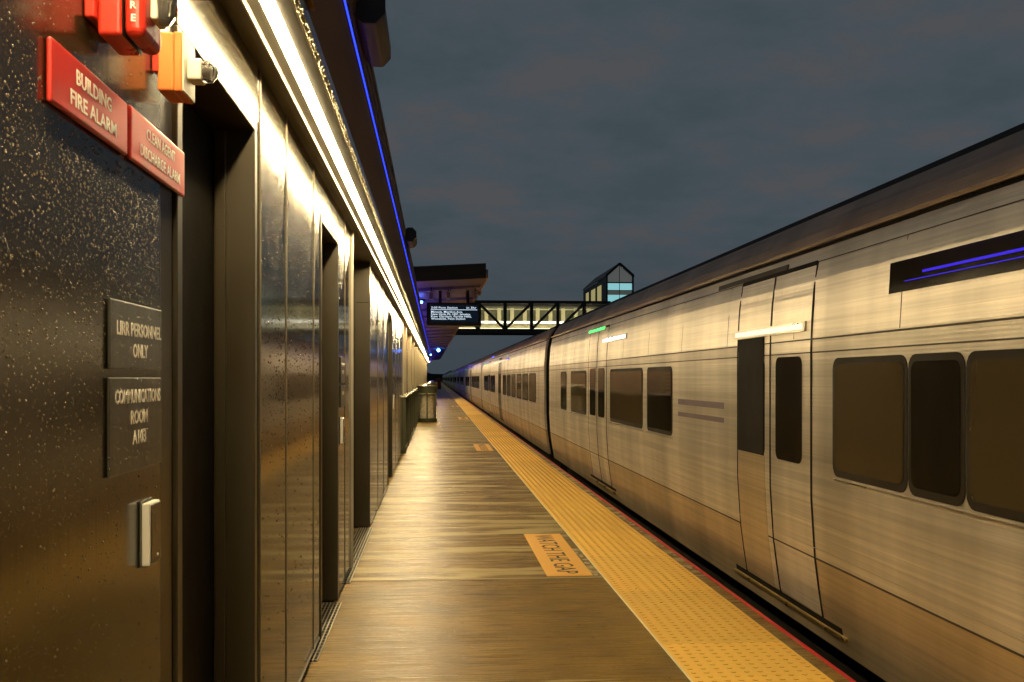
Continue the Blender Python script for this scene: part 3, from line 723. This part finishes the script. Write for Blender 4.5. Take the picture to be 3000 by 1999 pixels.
def speaker(x, y, z, lab):
    e_ = empty('speaker_box', (x, y, z))
    P(MB().box(x - .05, x + .05, y, y + .09, z, z + .17), 'cabinet', mat("cream_enamel", (.50, .40, .28), .5), e_, bevel=.01)
    P(MB().bar((x, y + .045, z + .17), (x, y + .045, 3.32), .02), 'stem', M['dark_metal'], e_)
    P(MB().box(x - .035, x + .035, y - .004, y, z + .02, z + .15), 'grille', mat("grey_grille", (.25, .21, .17), .7), e_)
    tag(e_, lab, 'speaker', 'small speaker boxes under the canopy')
speaker(-.10, 21.5, 3.02, 'small cream box hanging under the canopy above the left part of the large departure display')
speaker(.27, 21.6, 3.04, 'small cream box hanging under the canopy above the middle of the large departure display')
speaker(.86, 21.8, 3.06, 'small cream box at the canopy edge above the right end of the large display')
# blue lamps under the canopy
def blue_lamp(x, y, lab, r=.05, power=60):
    e_ = empty('blue_lamp', (x, y, 3.2))
    P(MB().cyl((x, y, 3.19), (0, 0, 1), .09, .05, 16), 'base', M['dark_metal'], e_)
    b = MB(); lens(b, x, y, 3.17, r, r, r)
    P(b, 'globe', emat("blue_globe", (.05, .25, 1.0), 60), e_, smooth=True)
    l = bpy.data.lights.new('glow', 'POINT'); l.energy = power; l.color = (.08, .15, 1); l.shadow_soft_size = .08
    lo = bpy.data.objects.new('glow', l); COL.objects.link(lo); lo.location = (0, 0, -.12); lo.parent = e_
    tag(e_, lab, 'lamp', 'blue lamps under the canopy')
blue_lamp(.17, 66, 'bright blue lamp under the far canopy, just above the second departure display', .10, 25)
blue_lamp(-.42, 78, 'small blue lamp under the far canopy, left of the displays near the building end', .07, 15)
blue_lamp(-.35, 24.2, 'blue lamp tucked under the near canopy behind the large display', .03, 6)

# ------------------------------------------------------------------ departure displays
emw = emat("display_white", (.72, .86, 1.0), 1.25); scr = mat("black_screen", (.006, .008, .012), .15, emit=(.02, .05, .10), es=.10)
def display(y, xl, lab, full=True):
    w = 1.22; h = .51; zb = 2.505
    e_ = empty('departure_display', (xl + w/2, y, zb))
    P(MB().box(xl, xl + w, y, y + .18, zb, zb + h), 'housing', M['dark_metal'], e_, bevel=.015)
    P(MB().box(xl + .07, xl + w - .07, y - .004, y - .001, zb + .07, zb + h - .05), 'screen', scr, e_)
    P(MB().box(xl + .0, xl + w, y - .03, y + .005, zb - .03, zb - .008), 'light_ledge', mat("ledge", (.45, .36, .22), .35, .6), e_)
    for x in (xl + .30, xl + .92):
        P(MB().bar((x, y + .09, zb + h), (x, y + .09, 3.30), .07), 'hanger', M['dark_metal'], e_)
    def row(s, x, z, ht, wd, al='LEFT'):
        o = text(s, emw, None, 'lettering', ht, (x, y - .0045, z), (1, 0, 0), ZD, width=wd, align=al, depth=.001, bold=.004)
        o.parent = e_; o.matrix_parent_inverse = Matrix.Translation(-Vector(e_.location))
    x = xl + .10
    row("2:03 Penn Station", x, zb + .378, .046, .585); row("in 3hr", x + .79, zb + .378, .046, .22)
    P(MB().box(x - .01, x + 1.03, y - .0065, y - .0045, zb + .347, zb + .356), 'rule', emw, e_)
    row("Mineola, Merillon Ave,", x, zb + .283, .045, .70)
    row("New Hyde Pk, HSF, Jamaica,", x, zb + .232, .045, .88)
    row("Kew Gardens, Forest Hills,", x, zb + .181, .045, .90)
    row("Woodside, Penn Station", x, zb + .130, .045, .76)
    tag(e_, lab, 'departure display', 'hanging departure displays'); return e_
d0 = display(22.3, -.205, 'large black departure display with white text rows hanging over the platform, the nearest')
T_ = TREE(d0)
for yy, xx, lb in ((76.0, -.18, 'second departure display, small and glowing under the far canopy'), (103, -.45, 'third departure display, tiny pale rows low over the far platform')):
    c = copy_tree(d0, None, T_); c.location = (xx + .61, yy, 2.505); c['label'] = lb

# ------------------------------------------------------------------ footbridge
FB = empty('footbridge', (5, 78, 4.8)); BY = 78.0; BYb = 81.2
def zz(v): return H + (1108 - v) * 78.0 / 2917
z0b, z1b, z0t, z1t = zz(977), zz(963), zz(889), zz(880)
P(MB().box(-6, 13.8, BY, BY + .35, z0b, z1b), 'bottom_chord', M['dark_metal'], FB)
P(MB().box(-6, 13.8, BY, BY + .35, z0t, z1t), 'top_chord', M['dark_metal'], FB)
P(MB().box(-6, 13.8, BYb, BYb + .3, z0b, z1b).box(-6, 13.8, BYb, BYb + .3, z0t, z1t), 'back_chord', M['dark_metal'], FB)
P(MB().box(-6, 13.8, BY + .36, BYb - .01, z0b + .1, z0b + .22), 'deck', M['dark_metal'], FB)
P(MB().box(-6, 13.8, BY + .36, BYb - .01, z1t - .06, z1t - .01), 'roof', M['dark_metal'], FB)
def ux(u, Y=BY): return Y * (222.3 + (u - 1500) * .9971) / (2908.5 - (u - 1500) * .0762)
px = [ux(1480) + 2.09 * k for k in range(-7, 5)]
for k, x in enumerate(px):
    P(MB().box(x - .13, x + .13, BY + .02, BY + .30, z1b, z0t), 'truss_post', M['dark_metal'], FB)
    if x + 2.09 < 13.8:
        if k < 7: P(MB().bar((x + .05, BY + .16, z0t), (x + 2.04, BY + .16, z1b), .16, .2), 'diagonal', M['dark_metal'], FB)
        else: P(MB().bar((x + .05, BY + .16, z1b), (x + 2.04, BY + .16, z0t), .16, .2), 'diagonal', M['dark_metal'], FB)
crm = mat("cream_bridge_paint", (.62, .56, .34), .5)
x = -5.5
while x < 13.6:
    P(MB().box(x, x + .30, BYb - .25, BYb - .02, z0b + .25, z0t - .15), 'back_post', crm, FB); x += 1.05
P(MB().box(-6, 13.7, BYb - .24, BYb - .18, z0t - .30, z0t - .20), 'back_rail', crm, FB)
gl = mat("lit_fritted_glass", (.10, .10, .05), .35, var=.5, vscale=2.0, stretch=(3, 1, 1))
P(MB().box(-6, 13.7, BYb - .015, BYb - .005, z0b + .22, z0t), 'back_glazing', gl, FB)
P(MB().box(-6, 13.7, BYb - .30, BYb - .26, zz(941), zz(935)), 'handrail_light', emat("handrail_light", (1, .93, .72), 3.0), FB)
P(MB().box(-6, 13.7, BYb - .30, BYb - .26, zz(961), zz(956)), 'floor_light', emat("floor_light", (1, .93, .62), 2.2), FB)
P(MB().box(-6, 13.7, BYb - .10, BYb - .06, zz(955), zz(943)), 'kick_panel', crm, FB)
la = bpy.data.lights.new('bridge_lamp', 'AREA'); la.shape = 'RECTANGLE'; la.size = 19; la.size_y = .3; la.energy = 260; la.color = (1, .92, .6)
lo = bpy.data.objects.new('bridge_lamp', la); COL.objects.link(lo); lo.location = (-1.1, 1.4, z0t - 4.8 - .05); lo.parent = FB; lo.rotation_euler = (R(25), 0, 0)
tag(FB, 'dark steel truss footbridge with yellow lit interior crossing over the tracks', 'footbridge')

# ------------------------------------------------------------------ elevator tower
ET = empty('elevator_tower', (15, 80, -1.3))
TX0, TX1, TY0, TY1 = 13.8, 16.05, 80.0, 92.7
ZE = H + 300 * 81 / 2917; ZR = H + 334 * 81.4 / 2917; ZB = -1.3
rm = (TX0 + TX1) / 2 - .02
blk2 = M['dark_metal']
P(MB().box(TX0 - .01, TX0 + .12, TY0, TY0 + .3, ZB, ZE).box(TX1 - .12, TX1 + .01, TY0, TY0 + .3, ZB, ZE), 'front_frame', blk2, ET)
b = MB()
b.bar((TX0, TY0 + .1, ZE), (rm, TY0 + .1, ZR), .25, .18); b.bar((rm, TY0 + .1, ZR), (TX1, TY0 + .1, ZE), .25, .18)
P(b, 'gable_frame', blk2, ET)
b = MB(); b.add([(TX0 - .05, TY0, ZE), (rm, TY0, ZR + .06), (rm, TY1, ZR + .06), (TX0 - .05, TY1, ZE), (TX1 + .05, TY0, ZE), (TX1 + .05, TY1, ZE),
                 (TX0 - .05, TY0, ZE - .12), (rm, TY0, ZR - .06), (rm, TY1, ZR - .06), (TX0 - .05, TY1, ZE - .12), (TX1 + .05, TY0, ZE - .12), (TX1 + .05, TY1, ZE - .12)],
                [(0,1,2,3),(1,4,5,2),(6,9,8,7),(7,8,11,10),(0,6,7,1),(1,7,10,4),(3,2,8,9),(2,5,11,8),(0,3,9,6),(4,10,11,5)])
P(b, 'roof', blk2, ET)
# side wall with three tall lit windows
yw = []
def uy(u, X): return X * (2908.5 - (u - 1500) * .0762) / ((u - 1500) * .9971 + 222.3)
wins = [(uy(1762, TX0), uy(1748, TX0), 862), (uy(1744, TX0), uy(1730, TX0), 858 + 10), (uy(1725, TX0), uy(1715, TX0), 866 + 8)]
zt = H + (1108 - 838) * 83 / 2917; ztw = 9.15
last = TY0 + .3; sw = MB()
for a_, b_, vt in wins:
    sw.box(TX0, TX0 + .15, last, a_, ZB, ztw); last = b_
sw.box(TX0, TX0 + .15, last, TY1, ZB, ztw); sw.box(TX0, TX0 + .15, TY0 + .3, TY1, ztw + .001, ZE - .12)
sw.box(TX0 + .001, TX0 + .149, wins[0][0] + .01, wins[-1][1] - .01, ZB, 3.5)
P(sw, 'side_wall', blk2, ET)
for a_, b_, vt in wins:
    P(MB().box(TX0 + .05, TX0 + .09, a_, b_, 3.5, ztw), 'side_window', mat("lit_side_window", (.3, .28, .15), .4, var=.5, vscale=1.5, emit=(.42, .36, .14), es=.75), ET)
P(MB().box(TX1 - .15, TX1, TY0 + .3, TY1, ZB, ZE - .12).box(TX0 + .15, TX1 - .15, TY1 - .15, TY1, ZB, ZE - .1), 'far_wall', blk2, ET)
def zt_(v): return H + (1108 - v) * 81.0 / 2917
P(MB().add([(TX0 + .12, TY0 + .2, zt_(826)), (TX1 - .12, TY0 + .2, zt_(826)), (TX1 - .12, TY0 + .2, ZE - .05), (rm, TY0 + .2, ZR - .15), (TX0 + .12, TY0 + .2, ZE - .05),
            (TX0 + .12, TY0 + .24, zt_(826)), (TX1 - .12, TY0 + .24, zt_(826)), (TX1 - .12, TY0 + .24, ZE - .05), (rm, TY0 + .24, ZR - .15), (TX0 + .12, TY0 + .24, ZE - .05)],
           [(0,1,2,3,4),(5,9,8,7,6),(0,5,6,1),(1,6,7,2),(2,7,8,3),(3,8,9,4),(4,9,5,0)]), 'gable_glass', mat("grey_gable_glass", (.2, .2, .2), .2, var=.6, vscale=1.8, emit=(.16, .17, .16), es=.45), ET)
cy = mat("cyan_lit_glass", (.4, .6, .6), .2, var=.3, vscale=1, emit=(.30, .70, .75), es=.75)
P(MB().box(TX0 + .12, TX1 - .12, TY0 + .2, TY0 + .24, zt_(850), zt_(830)), 'lit_glass', cy, ET)
P(MB().box(TX0 + .12, TX1 - .12, TY0 + .2, TY0 + .24, zt_(863), zt_(851.5)), 'spandrel', mat("grey_spandrel", (.2, .2, .18), .3, emit=(.10, .11, .09), es=.5), ET)
P(MB().box(TX0 + .12, TX1 - .12, TY0 + .2, TY0 + .24, 2.5, zt_(864)), 'lit_glass', cy, ET)
P(MB().box(rm - .02, rm + .02, TY0 + .14, TY0 + .19, 2.5, ZR - .1).box(TX0 + .12, TX1 - .12, TY0 + .14, TY0 + .19, zt_(851.5), zt_(850)), 'mullion', blk2, ET)
tag(ET, 'dark gabled elevator tower with cyan lit glass front at the end of the footbridge', 'elevator tower')

# ------------------------------------------------------------------ the train
TXs = 1.985
def side_x(h):        # x of the near side at height h
    pts = [(-.62, 2.16), (-.15, 2.085), (.15, 2.035), (.38, 2.005), (.70, TXs), (1.55, TXs), (1.85, 2.005), (2.03, 2.04)]
    for (h0, x0), (h1, x1) in zip(pts, pts[1:]):
        if h <= h1: return x0 + (x1 - x0) * (h - h0) / (h1 - h0)
    return pts[-1][1]
XC = 3.52
LOW = [(-.07, 2.072), (.15, 2.035), (.38, 2.005)]
SIDE = [(.38, 2.005), (.70, TXs), (1.2, TXs), (1.55, TXs), (1.85, 2.005), (2.03, 2.04)]
SHOULDER = [(2.03, 2.04), (2.12, 2.075), (2.18, 2.115), (2.25, 2.17)]
ROOF = [(2.25, 2.17), (2.31, 2.25), (2.365, 2.38), (2.40, 2.55), (2.46, 2.9), (2.50, XC)]
def shell(parts, y0, y1, inner=.04):
    """open profile extruded along y, both sides of the car"""
    mb = MB()
    for sgn in (1, -1):
        vs = []; n = len(parts)
        for y in (y0, y1):
            for h, x in parts: vs.append((XC - sgn * (XC - x), y, h))
            for h, x in parts: vs.append((XC - sgn * (XC - x - inner), y, h - (.0 if x < 2.3 else .03)))
        fs = []
        for i in range(n - 1):
            fs += [(i, i+1, 2*n + i + 1, 2*n + i), (n + i, 3*n + i, 3*n + i + 1, n + i + 1)]
            fs += [(i, n + i, n + i + 1, i + 1), (2*n + i, 2*n + i + 1, 3*n + i + 1, 3*n + i)]
        fs += [(0, 2*n, 3*n, n), (n-1, 2*n-1, 4*n-1, 3*n-1)]
        mb.add(vs, fs)
    return mb
def strip(mb, y0, y1, h0, h1, out0, out1, n=1):
    """a band lying on the near side between heights h0..h1, from out0 behind the skin to out1 proud of it"""
    for k in range(n):
        a = h0 + (h1 - h0) * k / n; b = h0 + (h1 - h0) * (k + 1) / n
        xa, xb = side_x(a), side_x(b)
        mb.add([(xa - out1, y0, a), (xb - out1, y0, b), (xb + out0, y0, b), (xa + out0, y0, a), (xa - out1, y1, a), (xb - out1, y1, b), (xb + out0, y1, b), (xa + out0, y1, a)],
               [(0,1,2,3),(7,6,5,4),(0,4,5,1),(1,5,6,2),(2,6,7,3),(3,7,4,0)])
    return mb
glass = mat("dark_train_glass", (.012, .010, .007), .05, 0, var=.4, vscale=.8, spec=.7)
glass_w = mat("dim_train_glass", (.060, .044, .022), .07, .05, var=.3, vscale=.8, spec=.7)
trim = mat("bright_window_trim", (.50, .44, .34), .3, .8); seamd = mat("dark_panel_seam", (.035, .024, .014), .6)
brassy = mat("worn_threshold", (.75, .55, .20), .3, .9)
thr = brassy
def round_rect_strip(y0, y1, h0, h1, d, r=.05):
    """rounded window pane standing d proud of the skin (skin is flat there)"""
    pts = []
    for cy, cz, a0 in ((y1 - r, h1 - r, 0), (y0 + r, h1 - r, 90), (y0 + r, h0 + r, 180), (y1 - r, h0 + r, 270)):
        for k in range(5):
            a = R(a0 + 22.5 * k); pts.append((cy + r * math.cos(a), cz + r * math.sin(a)))
    n = len(pts); mb = MB()
    vs = [(TXs - d, y, z) for y, z in pts] + [(TXs + .01, y, z) for y, z in pts]
    return mb.add(vs, [tuple(range(n)), tuple(range(n, 2*n))[::-1]] + [(i, (i+1) % n, n + (i+1) % n, n + i) for i in range(n)])
def make_car(L, windows, doors, lights, near=False):
    """origin at the rear (small y) end, local y 0..L"""
    e_ = empty('train_car', (0, 0, 0))
    P_ = lambda mb, n, mt, par=None, **k: mb.build(n, mt, par or e_, **k)
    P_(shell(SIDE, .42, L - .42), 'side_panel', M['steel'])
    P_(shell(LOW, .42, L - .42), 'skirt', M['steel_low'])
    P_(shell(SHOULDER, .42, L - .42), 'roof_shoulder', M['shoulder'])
    P_(shell(ROOF, .42, L - .42), 'roof', M['train_roof'], smooth=False)
    b = MB(); prof = [(x, h) for h, x in LOW + SIDE[1:] + SHOULDER[1:] + ROOF[1:]]; full = prof + [(2 * XC - x, h) for x, h in reversed(prof[:-1])]
    b.prism([(x + (.05 if x < XC else -.05), h - .01) for x, h in full], .43, .47); P_(b, 'end_wall', M['black'])
    b = MB(); b.prism([(x + (.05 if x < XC else -.05), h - .01) for x, h in full], L - .47, L - .43); P_(b, 'end_wall', M['black'])
    P_(MB().box(XC - .95, XC + .95, -.02, .42, -.5, 2.25), 'gangway', M['black'])
    P_(MB().box(2.30, 4.75, .5, L - .5, -.95, -.10), 'underframe', M['black'])
    s = MB(); strip(s, .42, L - .42, 1.532, 1.540, .01, .003); strip(s, .42, L - .42, 1.462, 1.469, .01, .003); strip(s, .42, L - .42, 1.944, 1.949, .01, .003); strip(s, .42, L - .42, .372, .381, .01, .003)
    yy = .9
    while yy < L - .6: strip(s, yy, yy + .006, 1.545, 1.942, .01, .0012, 2); yy += 1.27
    P_(s, 'panel_seam', seamd)
    s = MB(); strip(s, .42, L - .42, .430, .4335, .01, .004)
    P_(s, 'bright_line', mat("dull_bright_line", (.55, .5, .42), .4, .6))
    s = MB(); strip(s, .42, L - .42, 2.035, 2.055, .01, .022); P_(s, 'drip_rail', mat("brown_drip_rail", (.30, .20, .10), .35, .6))
    s = MB(); strip(s, .42, L - .42, 2.018, 2.0345, .01, .004); P_(s, 'drip_shadow_gap', M['black'])
    # windows
    for (a_, b_, kind) in windows:
        fr = P_(round_rect_strip(a_, b_, .84, 1.43, .004, .06), 'window', mat("window_frame_black", (.016, .012, .007), .6, spec=.15) if not len([1 for m_ in bpy.data.materials if m_.name == 'window_frame_black']) else bpy.data.materials['window_frame_black'])
        P_(round_rect_strip(a_ + .03, b_ - .03, .875, 1.40, .007, .045), 'pane', glass if kind == 0 else glass_w, fr)
        sl = MB(); strip(sl, a_, b_, .822, .829, .01, .010); P_(sl, 'sill', trim, fr)
    # doors
    for (a_, b_, tone) in doors:
        d = MB(); strip(d, a_, b_, .07, 1.93, .01, .0025, 12)
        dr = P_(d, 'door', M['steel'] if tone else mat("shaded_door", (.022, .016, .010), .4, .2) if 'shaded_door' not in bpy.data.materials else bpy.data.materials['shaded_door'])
        g = MB(); strip(g, a_ - .018, a_, .05, 1.95, .01, .004, 12); strip(g, b_, b_ + .018, .05, 1.95, .01, .004, 12); strip(g, (a_ + b_)/2 - .008, (a_ + b_)/2 + .008, .05, 1.93, .01, .006, 12); strip(g, a_, b_, 1.931, 1.955, .01, .006)
        P_(g, 'door_seal', M['black'], dr)
        mid = (a_ + b_) / 2
        for q0, q1 in ((a_ + .12, mid - .10), (mid + .10, b_ - .12)):
            P_(round_rect_strip(q0, q1, .86, 1.45, .0065, .05), 'door_window', glass, dr)
        t = MB(); strip(t, a_ - .30, b_ + .30, .004, .020, .01, .018); P_(t, 'threshold', thr)
        t = MB(); strip(t, a_ - .25, b_ + .25, .028, .06, .01, .004); P_(t, 'threshold_gap', M['black'])
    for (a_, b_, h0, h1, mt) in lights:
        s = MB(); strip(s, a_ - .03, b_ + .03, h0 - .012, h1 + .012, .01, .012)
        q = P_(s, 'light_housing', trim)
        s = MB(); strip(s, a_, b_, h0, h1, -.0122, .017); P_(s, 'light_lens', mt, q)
    return e_
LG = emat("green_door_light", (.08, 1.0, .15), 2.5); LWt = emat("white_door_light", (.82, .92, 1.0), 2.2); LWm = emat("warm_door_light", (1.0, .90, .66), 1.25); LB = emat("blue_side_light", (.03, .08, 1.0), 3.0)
LV = emat("violet_reflection_glow", (.06, .03, .75), 1.0)  # glow that stands in for a blue reflection in the sign glass
Y0 = -8.2; L1 = 26.0
def W_(ya, yb, k=0): return (ya - Y0, yb - Y0, k)
c1 = make_car(L1, [W_(15.05, 15.75), W_(13.05, 14.55, 1), W_(9.45, 11.25, 1), W_(8.25, 9.25), W_(4.06, 4.85, 1), W_(3.60, 4.05, 0), W_(1.5, 3.59, 1), W_(-3, -.2), W_(-6, -3.6)],
              [W_(11.5, 12.85, 1), W_(5.15, 6.42, 1), W_(-2.2 + 3, .6 + .8, 1)][:2],
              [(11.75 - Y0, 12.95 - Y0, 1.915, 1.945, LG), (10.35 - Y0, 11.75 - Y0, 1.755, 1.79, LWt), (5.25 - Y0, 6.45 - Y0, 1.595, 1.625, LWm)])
c1.location = (0, Y0, 0)
# things only the near car shows: dark pocket behind the door edge, sign box, violet stripes, vents
def Pn(mb, n, mt, par=None, **k):
    o = mb.build(n, mt, par or c1, **k)
    for v in o.data.vertices: v.co.y -= Y0
    return o
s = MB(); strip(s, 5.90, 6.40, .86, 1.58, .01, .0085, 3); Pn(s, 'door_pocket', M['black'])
s = MB(); strip(s, 5.88, 6.41, .07, .855, .01, .0045, 8); Pn(s, 'door_kick_panel', M['steel_low'])
s = MB(); strip(s, 5.6, 7.0, 1.955, 1.985, .01, .008); Pn(s, 'door_hood', seamd)
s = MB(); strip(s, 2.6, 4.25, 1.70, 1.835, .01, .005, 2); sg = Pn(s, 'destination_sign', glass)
s = MB(); strip(s, 2.7, 3.95, 1.765, 1.775, -.0052, .007); strip(s, 2.7, 4.1, 1.742, 1.745, -.0052, .007); Pn(s, 'reflected_line', LV, sg)  # glowing streaks drawn as the reflected blue line
vi = mat("violet_stripe", (.20, .15, .20), .4, .4)
s = MB(); strip(s, 6.75, 8.05, 1.115, 1.16, .01, .002); strip(s, 6.75, 8.05, 1.02, 1.055, .01, .002); Pn(s, 'side_stripe', vi)
tag(c1, 'nearest silver rail car, filling the right side, with glowing door lights and large dark windows', 'train car', 'cars of the passing silver train')
# the standard following cars
L2 = 25.9
wl = [(1.9 + 1.68 * k, 1.9 + 1.68 * k + 1.45, 0) for k in range(6)] + [(15.6, 17.0, 0), (17.1, 18.4, 1), (20.1, 21.6, 0), (21.75, 23.2, 0)]
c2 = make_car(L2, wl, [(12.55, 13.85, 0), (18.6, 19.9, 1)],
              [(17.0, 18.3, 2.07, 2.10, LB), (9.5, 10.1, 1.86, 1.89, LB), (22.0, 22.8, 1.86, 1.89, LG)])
c2.location = (0, 17.8, 0)
ordn = ['second', 'third', 'fourth', 'fifth', 'sixth', 'seventh', 'eighth', 'ninth', 'tenth', 'eleventh', 'twelfth']
tag(c2, 'silver rail car second from the camera, a row of six windows beyond its gap', 'train car', 'cars of the passing silver train')
T_ = TREE(c2)
for k in range(1, 11):
    c = copy_tree(c2, None, T_); c.location = (0, 17.8 + L2 * k, 0)
    c['label'] = f'silver rail car, {ordn[k]} from the camera in the passing train'
